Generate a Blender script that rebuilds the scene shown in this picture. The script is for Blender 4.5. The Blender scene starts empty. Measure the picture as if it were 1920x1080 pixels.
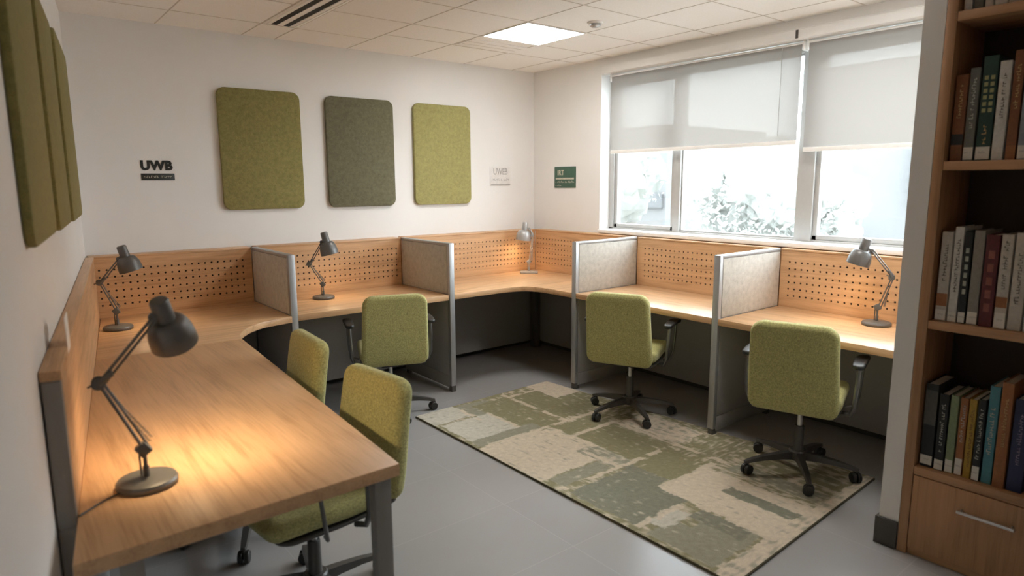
import bpy, bmesh, math, random
from mathutils import Vector, Matrix, noise
random.seed(7)
PI = math.pi
SC = bpy.context.scene
COL = SC.collection
W, H = 3.66, 2.56          # room: back wall y=0, window wall x=W, ceiling z=H
HD, HS = 0.74, 1.12        # worktop height, screen height
TB = 0.125                 # front face of the back screens
XR = 3.57                  # front face of the window side screens
rad = math.radians

# ------------------------------------------------------------------ materials
def new_mat(name):
    m = bpy.data.materials.new(name); m.use_nodes = True
    nt = m.node_tree; b = nt.nodes['Principled BSDF']
    return m, nt, b
def nd(nt, t, **kw):
    n = nt.nodes.new(t)
    for k, v in kw.items(): setattr(n, k, v)
    return n
def coords(nt, scale=(1, 1, 1), rot=(0, 0, 0), kind='Object'):
    tc = nd(nt, 'ShaderNodeTexCoord'); mp = nd(nt, 'ShaderNodeMapping')
    mp.inputs['Scale'].default_value = scale; mp.inputs['Rotation'].default_value = rot
    nt.links.new(tc.outputs[kind], mp.inputs['Vector']); return mp.outputs['Vector']
def ramp(nt, fac, stops):
    r = nd(nt, 'ShaderNodeValToRGB'); e = r.color_ramp.elements
    while len(e) < len(stops): e.new(0.5)
    for el, (p, c) in zip(e, stops): el.position = p; el.color = (*c, 1)
    nt.links.new(fac, r.inputs['Fac']); return r.outputs['Color']
def bump(nt, b, h, strength=.3, dist=.002):
    bp = nd(nt, 'ShaderNodeBump'); bp.inputs['Strength'].default_value = strength; bp.inputs['Distance'].default_value = dist
    nt.links.new(h, bp.inputs['Height']); nt.links.new(bp.outputs['Normal'], b.inputs['Normal'])
def noise_tex(nt, vec, scale, detail=4, rough=.55):
    n = nd(nt, 'ShaderNodeTexNoise'); n.inputs['Scale'].default_value = scale
    n.inputs['Detail'].default_value = detail; n.inputs['Roughness'].default_value = rough
    nt.links.new(vec, n.inputs['Vector']); return n.outputs['Fac']
def plain(name, col, rough=.5, metal=0, var=.06, nscale=30, bmp=0.0, spec=None):
    m, nt, b = new_mat(name)
    v = coords(nt)
    f = noise_tex(nt, v, nscale)
    lo = tuple(c * (1 - var) for c in col); hi = tuple(min(1, c * (1 + var)) for c in col)
    nt.links.new(ramp(nt, f, [(.3, lo), (.7, hi)]), b.inputs['Base Color'])
    b.inputs['Roughness'].default_value = rough; b.inputs['Metallic'].default_value = metal
    if spec is not None: b.inputs['Specular IOR Level'].default_value = spec
    if bmp: bump(nt, b, f, bmp)
    return m
def wood(name, axis, base, rough=.42):
    m, nt, b = new_mat(name)
    s = [14, 14, 14]; s[axis] = 1.1
    v = coords(nt, tuple(s))
    f1 = noise_tex(nt, v, 1.6, 6, .62)
    s2 = [70, 70, 70]; s2[axis] = 2.2
    v2 = coords(nt, tuple(s2)); f2 = noise_tex(nt, v2, 2.0, 3, .6)
    mx = nd(nt, 'ShaderNodeMath', operation='MULTIPLY_ADD'); mx.inputs[1].default_value = .35
    nt.links.new(f2, mx.inputs[0]); 
    ml = nd(nt, 'ShaderNodeMath', operation='MULTIPLY'); ml.inputs[1].default_value = .65
    nt.links.new(f1, ml.inputs[0]); nt.links.new(ml.outputs[0], mx.inputs[2])
    d = tuple(c * k for c, k in zip(base, (.70, .66, .60))); l = tuple(min(1, c * k) for c, k in zip(base, (1.16, 1.18, 1.2)))
    nt.links.new(ramp(nt, mx.outputs[0], [(.33, d), (.5, base), (.68, l)]), b.inputs['Base Color'])
    b.inputs['Roughness'].default_value = rough
    bump(nt, b, mx.outputs[0], .12, .001)
    return m
def fabric(name, col, dark=.62, light=1.3, scale=420, mscale=55):
    m, nt, b = new_mat(name)
    v = coords(nt); f = noise_tex(nt, v, scale, 3, .7); g = noise_tex(nt, v, mscale, 4, .6)
    ad = nd(nt, 'ShaderNodeMath', operation='ADD'); nt.links.new(f, ad.inputs[0]); nt.links.new(g, ad.inputs[1])
    hf = nd(nt, 'ShaderNodeMath', operation='MULTIPLY'); hf.inputs[1].default_value = .5; nt.links.new(ad.outputs[0], hf.inputs[0])
    lo = tuple(c * dark for c in col); hi = tuple(min(1, c * light) for c in col)
    nt.links.new(ramp(nt, hf.outputs[0], [(.36, lo), (.5, col), (.64, hi)]), b.inputs['Base Color'])
    b.inputs['Roughness'].default_value = .95; b.inputs['Specular IOR Level'].default_value = .1
    b.inputs['Sheen Weight'].default_value = .15; b.inputs['Sheen Roughness'].default_value = .5
    bump(nt, b, hf.outputs[0], .5, .003)
    return m
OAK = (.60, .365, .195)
M = {}
M['wall'] = plain('wall_paint', (.80, .79, .775), .85, var=.015, nscale=3, spec=.2)
M['ceiling'] = plain('ceiling_tile', (.91, .885, .85), .95, var=.03, nscale=140, bmp=.15, spec=.1)
M['gridbar'] = plain('ceiling_grid_metal', (.62, .56, .50), .6)
M['white'] = plain('white_paint', (.84, .83, .81), .45, var=.01)
M['oak_x'] = wood('oak_grain_along', 0, OAK); M['oak_y'] = wood('oak_grain_lengthwise', 1, OAK)
M['oak_top'] = wood('oak_worktop', 1, (.58, .355, .19), .38); M['oak_topx'] = wood('oak_worktop_across', 0, (.58, .355, .19), .38)
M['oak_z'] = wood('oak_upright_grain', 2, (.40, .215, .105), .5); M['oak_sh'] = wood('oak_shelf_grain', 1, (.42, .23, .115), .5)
M['alu'] = plain('grey_aluminium', (.40, .405, .41), .42, .55, var=.02)
M['alu_dark'] = plain('dark_grey_powder_coat', (.27, .258, .242), .5, .2, var=.02)
M['alu_frame'] = plain('window_aluminium', (.46, .45, .435), .5, .1, var=.02)
M['foot'] = plain('dark_grey_plastic', (.10, .092, .085), .5)
M['under'] = plain('grey_laminate', (.30, .29, .28), .6, var=.02)
M['tweed'] = fabric('grey_tweed', (.50, .475, .43), .8, 1.15, 260, 30)
M['tweed_light'] = M['tweed']
M['green'] = fabric('green_upholstery', (.42, .40, .172), .62, 1.4, 260, 120)
M['felt_olive'] = fabric('olive_felt', (.245, .218, .085), .78, 1.2, 190, 42)
M['felt_dark'] = fabric('dark_sage_felt', (.155, .148, .095), .78, 1.2, 190, 42)
M['felt_light'] = fabric('light_green_felt', (.34, .315, .13), .8, 1.18, 190, 42)
M['black'] = plain('black_plastic', (.022, .021, .020), .45)
M['base_grey'] = plain('chair_base_grey', (.085, .08, .075), .38, .4)
M['rod'] = plain('dark_steel_rod', (.16, .155, .15), .3, .8)
M['lamp'] = plain('lamp_grey', (.135, .13, .123), .38, .35, var=.03)
M['lamp_silver'] = plain('silver_lamp_metal', (.42, .41, .40), .38, .4, var=.03)
M['lamp_in'] = plain('lamp_shade_lining', (.85, .80, .70), .5)
M['spring'] = plain('steel_spring', (.35, .34, .33), .35, .9)
M['steel'] = plain('brushed_steel', (.62, .61, .60), .3, .9)
M['dark_sign'] = plain('dark_sign_vinyl', (.03, .032, .028), .5)
M['letter_black'] = plain('black_lettering', (.012, .011, .010), .5)
M['grey_letter'] = plain('pale_grey_lettering', (.40, .38, .36), .6)
M['sign_pale'] = plain('pale_sign_plate', (.74, .72, .70), .6)
M['sign_green'] = plain('green_sign_plate', (.055, .12, .085), .5)
M['sign_cream'] = plain('cream_lettering', (.55, .53, .42), .6)
M['shade_back'] = plain('painted_shade_back', (.045, .028, .018), .7)  # near-black colour paints the shade inside shelves and peg holes
M['dark_slot'] = plain('dark_slot', (.02, .018, .016), .8)
M['baseboard'] = plain('dark_baseboard', (.06, .055, .05), .5)
M['out_wall'] = plain('pale_render', (.075, .075, .074), .9, nscale=.8)
M['out_band'] = plain('grey_louvre', (.045, .047, .048), .8, nscale=.8)
M['out_glass'] = plain('dark_window_glass', (.05, .053, .056), .3)
M['leaf'] = plain('tree_leaves', (.28, .284, .265), .9, var=.08, nscale=2.5)
nt = M['leaf'].node_tree; pb = nt.nodes['Principled BSDF']; tl_ = nd(nt, 'ShaderNodeBsdfTranslucent'); mx_ = nd(nt, 'ShaderNodeMixShader'); mx_.inputs[0].default_value = .5
tl_.inputs['Color'].default_value = (.31, .315, .295, 1); nt.links.new(pb.outputs[0], mx_.inputs[1]); nt.links.new(tl_.outputs[0], mx_.inputs[2]); nt.links.new(mx_.outputs[0], nt.nodes['Material Output'].inputs[0])
M['bark'] = plain('bark', (.05, .045, .04), .9)
M['paving'] = plain('pale_paving', (.62, .62, .60), .9, nscale=.6)

def emit(name, col, s):
    m, nt, b = new_mat(name)
    b.inputs['Base Color'].default_value = (*col, 1); b.inputs['Emission Color'].default_value = (*col, 1)
    b.inputs['Emission Strength'].default_value = s; return m
M['panel_light'] = emit('ceiling_light_diffuser', (1.0, .98, .95), 11.5)
M['bulb'] = emit('warm_bulb', (1.0, .78, .50), 8.0)

def mat_floor():
    m, nt, b = new_mat('grey_floor_tiles')
    tc = nd(nt, 'ShaderNodeTexCoord'); mp = nd(nt, 'ShaderNodeMapping')
    mp.inputs['Location'].default_value = (-1.37, 1.47 - .486 * 20, 0)
    nt.links.new(tc.outputs['Object'], mp.inputs['Vector'])
    br = nd(nt, 'ShaderNodeTexBrick'); br.offset = 0.0; br.squash = 1
    for k, v in (('Scale', 1.0), ('Brick Width', .972), ('Row Height', .486), ('Mortar Size', .0022), ('Mortar Smooth', .2)): br.inputs[k].default_value = v
    br.inputs['Color1'].default_value = (.345, .338, .334, 1); br.inputs['Color2'].default_value = (.33, .323, .32, 1); br.inputs['Mortar'].default_value = (.40, .39, .385, 1)
    nt.links.new(mp.outputs['Vector'], br.inputs['Vector'])
    f = noise_tex(nt, tc.outputs['Object'], 3.0, 5)
    mx = nd(nt, 'ShaderNodeMix', data_type='RGBA', blend_type='MULTIPLY'); mx.inputs['Factor'].default_value = .25
    nt.links.new(br.outputs['Color'], mx.inputs['A'])
    nt.links.new(ramp(nt, f, [(.3, (.8, .8, .8)), (.7, (1, 1, 1))]), mx.inputs['B'])
    nt.links.new(mx.outputs['Result'], b.inputs['Base Color'])
    b.inputs['Roughness'].default_value = .3; b.inputs['Specular IOR Level'].default_value = .55
    return m
M['floor'] = mat_floor()
def mat_rug():
    m, nt, b = new_mat('patchwork_rug_pile')
    at = nd(nt, 'ShaderNodeAttribute', attribute_name='pattern')
    v = coords(nt); f = noise_tex(nt, v, 330, 3, .7)
    mx = nd(nt, 'ShaderNodeMix', data_type='RGBA', blend_type='MULTIPLY'); mx.inputs['Factor'].default_value = .6
    nt.links.new(at.outputs['Color'], mx.inputs['A']); nt.links.new(ramp(nt, f, [(.3, (.62, .62, .62)), (.7, (1.25, 1.25, 1.25))]), mx.inputs['B'])
    nt.links.new(mx.outputs['Result'], b.inputs['Base Color'])
    b.inputs['Roughness'].default_value = .97; b.inputs['Specular IOR Level'].default_value = .05
    bump(nt, b, f, .8, .006)
    return m
M['rug'] = mat_rug()
M['rug_edge'] = fabric('rug_binding', (.09, .078, .045), .7, 1.2, 300)
def mat_glass():
    m = bpy.data.materials.new('window_glass'); m.use_nodes = True; nt = m.node_tree; nt.nodes.clear()
    o = nd(nt, 'ShaderNodeOutputMaterial'); t = nd(nt, 'ShaderNodeBsdfTransparent'); g = nd(nt, 'ShaderNodeBsdfGlossy'); x = nd(nt, 'ShaderNodeMixShader'); fr = nd(nt, 'ShaderNodeFresnel')
    t.inputs['Color'].default_value = (.95, .965, .96, 1); g.inputs['Roughness'].default_value = .02
    ml = nd(nt, 'ShaderNodeMath', operation='MULTIPLY'); ml.inputs[1].default_value = .6
    nt.links.new(fr.outputs[0], ml.inputs[0]); nt.links.new(ml.outputs[0], x.inputs[0])
    nt.links.new(t.outputs[0], x.inputs[1]); nt.links.new(g.outputs[0], x.inputs[2]); nt.links.new(x.outputs[0], o.inputs[0]); return m
M['glass'] = mat_glass()
def mat_blind():
    m = bpy.data.materials.new('translucent_screen_cloth'); m.use_nodes = True; nt = m.node_tree; nt.nodes.clear()
    o = nd(nt, 'ShaderNodeOutputMaterial'); t = nd(nt, 'ShaderNodeBsdfTransparent'); tl = nd(nt, 'ShaderNodeBsdfTranslucent'); d = nd(nt, 'ShaderNodeBsdfDiffuse')
    a = nd(nt, 'ShaderNodeMixShader'); b = nd(nt, 'ShaderNodeMixShader')
    v = coords(nt, (1, 600, 600)); f = noise_tex(nt, v, 1.0, 2)
    nt.links.new(ramp(nt, f, [(.3, (.72, .70, .68)), (.7, (.78, .76, .74))]), d.inputs['Color'])
    tl.inputs['Color'].default_value = (.215, .198, .178, 1); t.inputs['Color'].default_value = (.032, .032, .0315, 1)
    a.inputs[0].default_value = .5; b.inputs[0].default_value = .3
    nt.links.new(tl.outputs[0], a.inputs[1]); nt.links.new(d.outputs[0], a.inputs[2])
    nt.links.new(a.outputs[0], b.inputs[1]); nt.links.new(t.outputs[0], b.inputs[2]); nt.links.new(b.outputs[0], o.inputs[0]); return m
M['blind'] = mat_blind()

# ------------------------------------------------------------------ mesh helpers
def merge(bm, tmp, mtx=None):
    me = bpy.data.meshes.new('tmp')
    if mtx is not None: tmp.transform(mtx)
    tmp.to_mesh(me); tmp.free(); bm.from_mesh(me); bpy.data.meshes.remove(me)
def box(bm, x0, x1, y0, y1, z0, z1, bev=0, mtx=None, seg=2):
    t = bmesh.new(); r = bmesh.ops.create_cube(t, size=1)
    for v in t.verts:
        v.co = Vector(((x0 + x1) / 2 + v.co.x * (x1 - x0), (y0 + y1) / 2 + v.co.y * (y1 - y0), (z0 + z1) / 2 + v.co.z * (z1 - z0)))
    if bev: bmesh.ops.bevel(t, geom=t.edges[:], offset=bev, segments=seg, affect='EDGES', profile=.5)
    merge(bm, t, mtx)
def prism(bm, pts, z0, z1, bev=0, mtx=None):
    t = bmesh.new()
    lo = [t.verts.new((x, y, z0)) for x, y in pts]; hi = [t.verts.new((x, y, z1)) for x, y in pts]
    n = len(pts); t.faces.new(hi); t.faces.new(lo[::-1])
    for i in range(n): t.faces.new((lo[i], lo[(i + 1) % n], hi[(i + 1) % n], hi[i]))
    bmesh.ops.recalc_face_normals(t, faces=t.faces[:])
    if bev:
        es = [e for e in t.edges if len(e.link_faces) == 2 and e.calc_face_angle(0) > .7]
        bmesh.ops.bevel(t, geom=es, offset=bev, segments=2, affect='EDGES', profile=.5)
    merge(bm, t, mtx)
def tube(bm, pts, r, seg=10, cap=True):
    pts = [Vector(p) for p in pts]; n = len(pts)
    rs = r if isinstance(r, (list, tuple)) else [r] * n
    t0 = (pts[1] - pts[0]).normalized(); ref = Vector((0, 0, 1)) if abs(t0.z) < .9 else Vector((1, 0, 0))
    u = t0.cross(ref).normalized(); rings = []
    for i, p in enumerate(pts):
        a = pts[max(i - 1, 0)]; b = pts[min(i + 1, n - 1)]; t = (b - a).normalized()
        u = (u - t * u.dot(t)).normalized(); w = t.cross(u)
        rings.append([bm.verts.new(p + (u * math.cos(2 * PI * k / seg) + w * math.sin(2 * PI * k / seg)) * rs[i]) for k in range(seg)])
    for a, b in zip(rings, rings[1:]):
        for k in range(seg): bm.faces.new((a[k], a[(k + 1) % seg], b[(k + 1) % seg], b[k]))
    if cap: bm.faces.new(rings[0][::-1]); bm.faces.new(rings[-1])
def lathe(bm, prof, seg=32, mtx=None, cap0=True, cap1=True):
    t = bmesh.new(); rings = []
    for r, z in prof: rings.append([t.verts.new((r * math.cos(2 * PI * k / seg), r * math.sin(2 * PI * k / seg), z)) for k in range(seg)])
    for a, b in zip(rings, rings[1:]):
        for k in range(seg): t.faces.new((a[k], a[(k + 1) % seg], b[(k + 1) % seg], b[k]))
    if cap0: t.faces.new(rings[0][::-1])
    if cap1: t.faces.new(rings[-1])
    bmesh.ops.recalc_face_normals(t, faces=t.faces[:]); merge(bm, t, mtx)
def rrect(w, h, r, n=5, cx=0, cy=0):
    o = []
    for sx, sy, a0 in ((1, 1, 0), (-1, 1, 90), (-1, -1, 180), (1, -1, 270)):
        for i in range(n + 1):
            a = rad(a0 + 90 * i / n); o.append((cx + sx * (w / 2 - r) + r * math.cos(a), cy + sy * (h / 2 - r) + r * math.sin(a)))
    return o
def slab(bm, path, width, th, rc, bulge=0.0, re=.02, seg=6):
    """upholstered slab: path of (x, z), width(s) along it, thickness th, rounded ends of radius rc, edge radius re."""
    P = [Vector((p[0], 0, p[1])) for p in path]
    L = [0]
    for a, b in zip(P, P[1:]): L.append(L[-1] + (b - a).length)
    tot = L[-1]
    S = [rc * (1 - math.cos(PI / 2 * i / 6)) for i in range(7)]
    ss = S + [rc + (tot - 2 * rc) * i / 10 for i in range(1, 10)] + [tot - s for s in S[::-1]]
    rings = []
    for s in ss:
        i = 0
        while i < len(L) - 2 and L[i + 1] < s: i += 1
        f = (s - L[i]) / (L[i + 1] - L[i]); p = P[i].lerp(P[i + 1], f)
        def tg(k): return (P[min(k + 1, len(P) - 1)] - P[max(k - 1, 0)]).normalized()
        t = tg(i).lerp(tg(i + 1), f).normalized(); nrm = Vector((-t.z, 0, t.x))
        e = min(s, tot - s)
        w = width(s / tot)
        k = max(0, rc - e); w -= 2 * (rc - math.sqrt(max(0, rc * rc - k * k)))
        k2 = max(0, re - e); tt = th - 2 * (re - math.sqrt(max(0, re * re - k2 * k2))) if e < re else th
        tt = max(tt, th * .35)
        rr = min(re, tt / 2 * .98)
        ring = []
        for (a, b) in rrect(w, tt, rr, 4):
            q = p + nrm * b + Vector((0, a, 0))
            q += nrm * (bulge * (2 * a / max(w, .01)) ** 2)
            ring.append(bm.verts.new(q))
        rings.append(ring)
    n = len(rings[0])
    for a, b in zip(rings, rings[1:]):
        for k in range(n): bm.faces.new((a[k], a[(k + 1) % n], b[(k + 1) % n], b[k]))
    bm.faces.new(rings[0][::-1]); bm.faces.new(rings[-1])
def obj(name, bm, mat, parent=None, loc=(0, 0, 0), rotz=0, smooth=True, ang=.6):
    bmesh.ops.recalc_face_normals(bm, faces=bm.faces[:])
    me = bpy.data.meshes.new(name); bm.to_mesh(me); bm.free()
    me.materials.append(mat if not isinstance(mat, str) else M[mat])
    if smooth:
        for p in me.polygons: p.use_smooth = True
        me.set_sharp_from_angle(angle=ang)
    o = bpy.data.objects.new(name, me); COL.objects.link(o)
    o.location = loc; o.rotation_euler = (0, 0, rotz)
    if parent: o.parent = parent
    return o
def B(): return bmesh.new()
def tag(o, label, cat, group=None):
    o['label'] = label; o['category'] = cat
    if group: o['group'] = group
    return o
def thing(name, label, cat, loc=(0, 0, 0), rotz=0, group=None):
    o = bpy.data.objects.new(name, None); COL.objects.link(o); o.empty_display_size = .1
    o.location = loc; o.rotation_euler = (0, 0, rotz)
    return tag(o, label, cat, group)
def struct(name, bm, mat, parent=None, **k):
    o = obj(name, bm, mat, parent, **k)
    if not parent: o['kind'] = 'structure'
    return o
def dup(root, loc, rotz, label, group=None, scale=1):
    r = root.copy(); COL.objects.link(r); r.location = loc; r.rotation_euler = (0, 0, rotz); r['label'] = label; r.scale = scale if isinstance(scale, tuple) else (scale,) * 3
    if group: r['group'] = group
    def rec(src, dst):
        for ch in list(src.children):
            c = ch.copy(); COL.objects.link(c); c.parent = dst; rec(ch, c)
    rec(root, r); return r
def text_mesh(body, size, name, mat, parent, mtx, fit=None, extr=.0015, bold=0.0, space=1.0):
    cu = bpy.data.curves.new('t', 'FONT'); cu.body = body; cu.size = size; cu.extrude = extr; cu.offset = bold; cu.space_character = space; cu.resolution_u = 3
    t = bpy.data.objects.new('t', cu); COL.objects.link(t)
    dg = bpy.context.evaluated_depsgraph_get(); dg.update()
    me = bpy.data.meshes.new_from_object(t.evaluated_get(dg)); bpy.data.objects.remove(t); bpy.data.curves.remove(cu)
    xs = [v.co.x for v in me.vertices]; ys = [v.co.y for v in me.vertices]
    me.transform(Matrix.Translation((-min(xs), -min(ys), 0))); kx, ky = fit[0] / (max(xs) - min(xs)), fit[1] / (max(ys) - min(ys))
    me.transform(mtx @ Matrix.Diagonal((kx, ky, 1, 1))); me.materials.clear(); me.materials.append(M[mat])
    o = bpy.data.objects.new(name, me); COL.objects.link(o)
    if parent: o.parent = parent
    return o
BACK = lambda x, z, y=-.002: Matrix.Translation((x, y, z)) @ Matrix.Rotation(PI / 2, 4, 'X')            # faces -y
RIGHT = lambda y, z, x: Matrix.Translation((x, y, z)) @ Matrix.Rotation(-PI / 2, 4, 'Z') @ Matrix.Rotation(PI / 2, 4, 'X')  # faces -x

# ------------------------------------------------------------------ room
WY = -6.4
TW = math.asin(-.1369); WL0 = (-.003, 0)
def wl(t, d=0):   # point on the left wall, t metres from the back corner, d metres into the room
    ux, uy = math.sin(TW), -math.cos(TW); nx, ny = math.cos(TW), math.sin(TW)
    return (WL0[0] + ux * t + nx * d, WL0[1] + uy * t + ny * d)
XN = wl(-WY / math.cos(TW))[0]
b = B(); prism(b, [(XN - .15, WY - .15), (W + .3, WY - .15), (W + .3, .2), (-.16, .2)], -.1, 0); struct('floor', b, 'floor')
b = B(); prism(b, [(XN - .15, WY - .15), (W + .3, WY - .15), (W + .3, .2), (-.16, .2)], H, H + .1); struct('ceiling', b, 'ceiling')
b = B(); box(b, -.15, W, 0, .15, 0, H); struct('wall_back', b, 'wall')
b = B(); e = wl(6.6); prism(b, [WL0, e, (e[0] - .15, e[1]), (WL0[0] - .15, .0)], 0, H); struct('wall_left', b, 'wall')
b = B(); box(b, XN - .02, W + .25, WY - .15, WY, 0, H); struct('wall_near', b, 'wall')
WZ0, WZ1, WYL, WYR = 1.125, 2.43, -.865, -3.735
b = B(); box(b, W, W + .25, WY, .15, 0, WZ0); box(b, W, W + .25, WY, .15, WZ1, H); box(b, W, W + .25, WYL, .15, WZ0, WZ1); box(b, W, W + .25, WY, WYR, WZ0, WZ1)
struct('wall_right', b, 'wall')
b = B(); box(b, 2.42, W, -3.815, -3.738, 0, H); struct('wall_stub', b, 'wall')
b = B(); box(b, 2.408, 2.42, -3.815, -3.735, 0, .122, .002); box(b, 2.408, W - .001, -3.738, -3.726, 0, .122, .002); struct('baseboard_stub', b, 'baseboard')
b = B(); box(b, .02, W - .002, -.014, -.001, 0, .10, .002); struct('baseboard_back', b, 'baseboard')
b = B(); box(b, W - .014, W - .001, -3.72, -.02, 0, .10, .002); struct('baseboard_right', b, 'baseboard')
# ceiling grid bars
b = B(); g = .0035
for x, ya in ((.5, 0), (1.03, 0), (1.255, 0), (1.80, 0), (2.35, 0), (2.87, 0), (3.40, 0)): box(b, x - g, x + g, WY, ya, H - .0018, H + .001)
for y in (-.41,): box(b, -.1, 1.80, y - g, y + g, H - .0016, H + .001)
for y in (-.60,): box(b, 1.80, W, y - g, y + g, H - .0016, H + .001)
for y in [-.975 - .4975 * k for k in range(11)]: box(b, -.5 if y < -2 else -.1, W, y - g, y + g, H - .0016, H + .001)
struct('trim_1', b, 'gridbar')

# window
b = B(); fx0, fx1 = W + .115, W + .185
def fr(y0, y1, z0, z1, x0=fx0, x1=fx1): box(b, x0, x1, min(y0, y1), max(y0, y1), z0, z1, .004)
fr(WYL, WYL - .05, WZ0, WZ1); fr(WYR, WYR + .05, WZ0, WZ1); fr(WYL, WYR, WZ0, 1.168); fr(WYL, WYR, 2.37, WZ1)
fr(-1.545, -1.61, WZ0, WZ1, fx0 - .004); fr(-2.555, -2.668, WZ0, WZ1, fx0 - .006)
wf = struct('window_1', b, 'alu_frame')
for i, (a, c) in enumerate(((-.915, -1.545), (-1.61, -2.555), (-2.668, -3.685))):
    b = B(); s = .032 if i != 1 else .012
    for q in ((a, a - s, 1.168, 2.37), (c, c + s, 1.168, 2.37), (a, c, 1.168, 1.168 + s), (a, c, 2.37 - s, 2.37)): fr(*q, fx0 + .014, fx1 - .01)
    obj('sash', b, 'alu_frame', wf)
    b = B(); box(b, W + .148, W + .152, c + .01, a - .01, 1.178, 2.36); obj('pane', b, 'glass', wf)
b = B(); box(b, W - .048, W + .118, WYR + .001, -.885, WZ0, 1.156, .006); struct('trim_2', b, 'white')
b = B(); box(b, W - .055, W + .001, WYR + .001, -.915, 2.43, 2.482, .004); box(b, W - .042, W + .001, WYR + .001, -.93, 2.482, 2.492, .002); struct('trim_3', b, 'wall')
b = B(); box(b, W - .058, W - .054, -2.592, -2.575, 2.432, 2.482); struct('trim_4', b, 'baseboard')

def blind(y0, y1, zb, label, x):
    t = thing('roller_blind', label, 'blind', (x, (y0 + y1) / 2, 2.4), 0, 'roller blinds on the window')
    h = (y0 - y1) / 2
    b = B(); tube(b, [(0, -h - .012, 0), (0, h + .012, 0)], .024, 16); obj('roller_tube', b, 'white', t)
    b = B(); z0 = zb - 2.4
    b.faces.new([b.verts.new(p) for p in ((-.025, -h, z0 + .012), (-.025, h, z0 + .012), (-.025, h, .005), (-.025, -h, .005))]); obj('cloth', b, 'blind', t)
    b = B(); box(b, -.032, -.018, -h, h, z0, z0 + .028, .004); obj('bottom_bar', b, 'white', t)
    for s in (-1, 1):
        b = B(); box(b, -.03, .03, s * (h + .012) - .004, s * (h + .012) + .004, -.035, .032, .003); obj('bracket', b, 'white', t)
    b = B(); tube(b, [(-.03, -h + .13, 0), (-.031, -h + .13, -.3), (-.03, -h + .131, -.55)], .0018, 6); obj('cord', b, 'steel', t)
    return t
blind(-.968, -2.585, 1.785, 'wider translucent white roller blind over the left and middle panes', W + .04)
blind(-2.632, -3.715, 1.738, 'narrower translucent white roller blind hanging beside the bookcase end', W + .04)

# ------------------------------------------------------------------ ceiling fittings
def ceiling_light(label, x, y):
    t = thing('ceiling_light', label, 'ceiling light', (x, y, H), 0, 'square ceiling light panels')
    b = B()
    for q in ((-.262, .262, -.249, -.237), (-.262, .262, .237, .249), (-.262, -.25, -.237, .237), (.25, .262, -.237, .237)): box(b, *q, -.006, 0)
    obj('frame', b, 'white', t)
    b = B(); box(b, -.25, .25, -.237, .237, -.004, -.001); obj('diffuser', b, 'panel_light', t)
ceiling_light('square white glowing light panel in the ceiling near the window', 2.61, -1.22)
ceiling_light('added fill light panel, out of view in the ceiling over the rug', 2.61, -3.22)  # added fixture out of view, brightens floor, rug and upper wall
t = thing('air_diffuser', 'linear ceiling air vent with two long black slots', 'vent', (1.142, -1.15, H))
b = B(); box(b, -.108, .108, -.71, .71, -.004, 0, .0015)
for x in (-.085, -.02, .062, .09): box(b, x - .005, x + .005, -.705, .705, -.008, -.003, .001)
obj('face_plate', b, 'ceiling', t)
for x in (-.045, .035):
    b = B(); box(b, x - .017, x + .017, -.70, .70, -.0065, -.003); obj('slot', b, 'dark_slot', t)
t = thing('return_grille', 'pale flat return air panel between ceiling light and back wall', 'vent', (2.615, -.725, H))
b = B(); box(b, -.255, .255, -.122, .122, -.006, 0, .002); obj('plate', b, 'ceiling', t)
for y in (.108, .02, -.06):
    b = B(); box(b, -.245, .245, y - (.006 if y > .1 else .002), y + (.006 if y > .1 else .002), -.0075, -.005); obj('slot', b, 'gridbar', t)
t = thing('smoke_detector', 'small round detector on the ceiling near the window', 'detector', (2.70, -1.72, H))
b = B(); lathe(b, [(.05, 0), (.05, -.008), (.046, -.012)], 28); obj('base', b, 'white', t)
b = B(); lathe(b, [(.036, -.012), (.034, -.024), (.022, -.032), (.0, -.033)], 28, cap1=False); obj('sensor_head', b, 'alu', t)

# ------------------------------------------------------------------ felt wall panels
def felt(name, label, mat, loc, rotz, w, h, th=.03, r=.055, group='felt panels on the back wall'):
    b = B(); m = Matrix.Rotation(PI / 2, 4, 'X')
    prism(b, rrect(w, h, r, 8), 0, th, .008, m)
    return tag(obj(name, b, mat, None, loc, rotz), label, 'acoustic panel', group)
felt('acoustic_panel', 'olive green felt panel on back wall, nearest the black UWB letters', 'felt_olive', (1.117, -.001, 1.789), 0, .57, .826)
felt('acoustic_panel', 'dark grey-green felt panel in the middle of the back wall', 'felt_dark', (1.877, -.001, 1.787), 0, .566, .826)
felt('acoustic_panel', 'light yellow-green felt panel nearest the window corner', 'felt_light', (2.627, -.001, 1.786), 0, .566, .826)
RL = rad(90) + TW
for (a, c, th_, lab) in ((.85, 1.61, .042, 'olive felt panel on the left wall, closest to the back corner'), (1.645, 2.24, .033, 'middle olive felt panel of the left wall row'), (2.275, 2.93, .024, 'olive felt panel on the left wall, nearest the grey end post')):
    p = wl((a + c) / 2, .0005)
    felt('acoustic_panel', lab, 'felt_olive', (p[0], p[1], 1.787), RL, c - a, .765, th_, .05, 'felt panels along the left wall')

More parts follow.
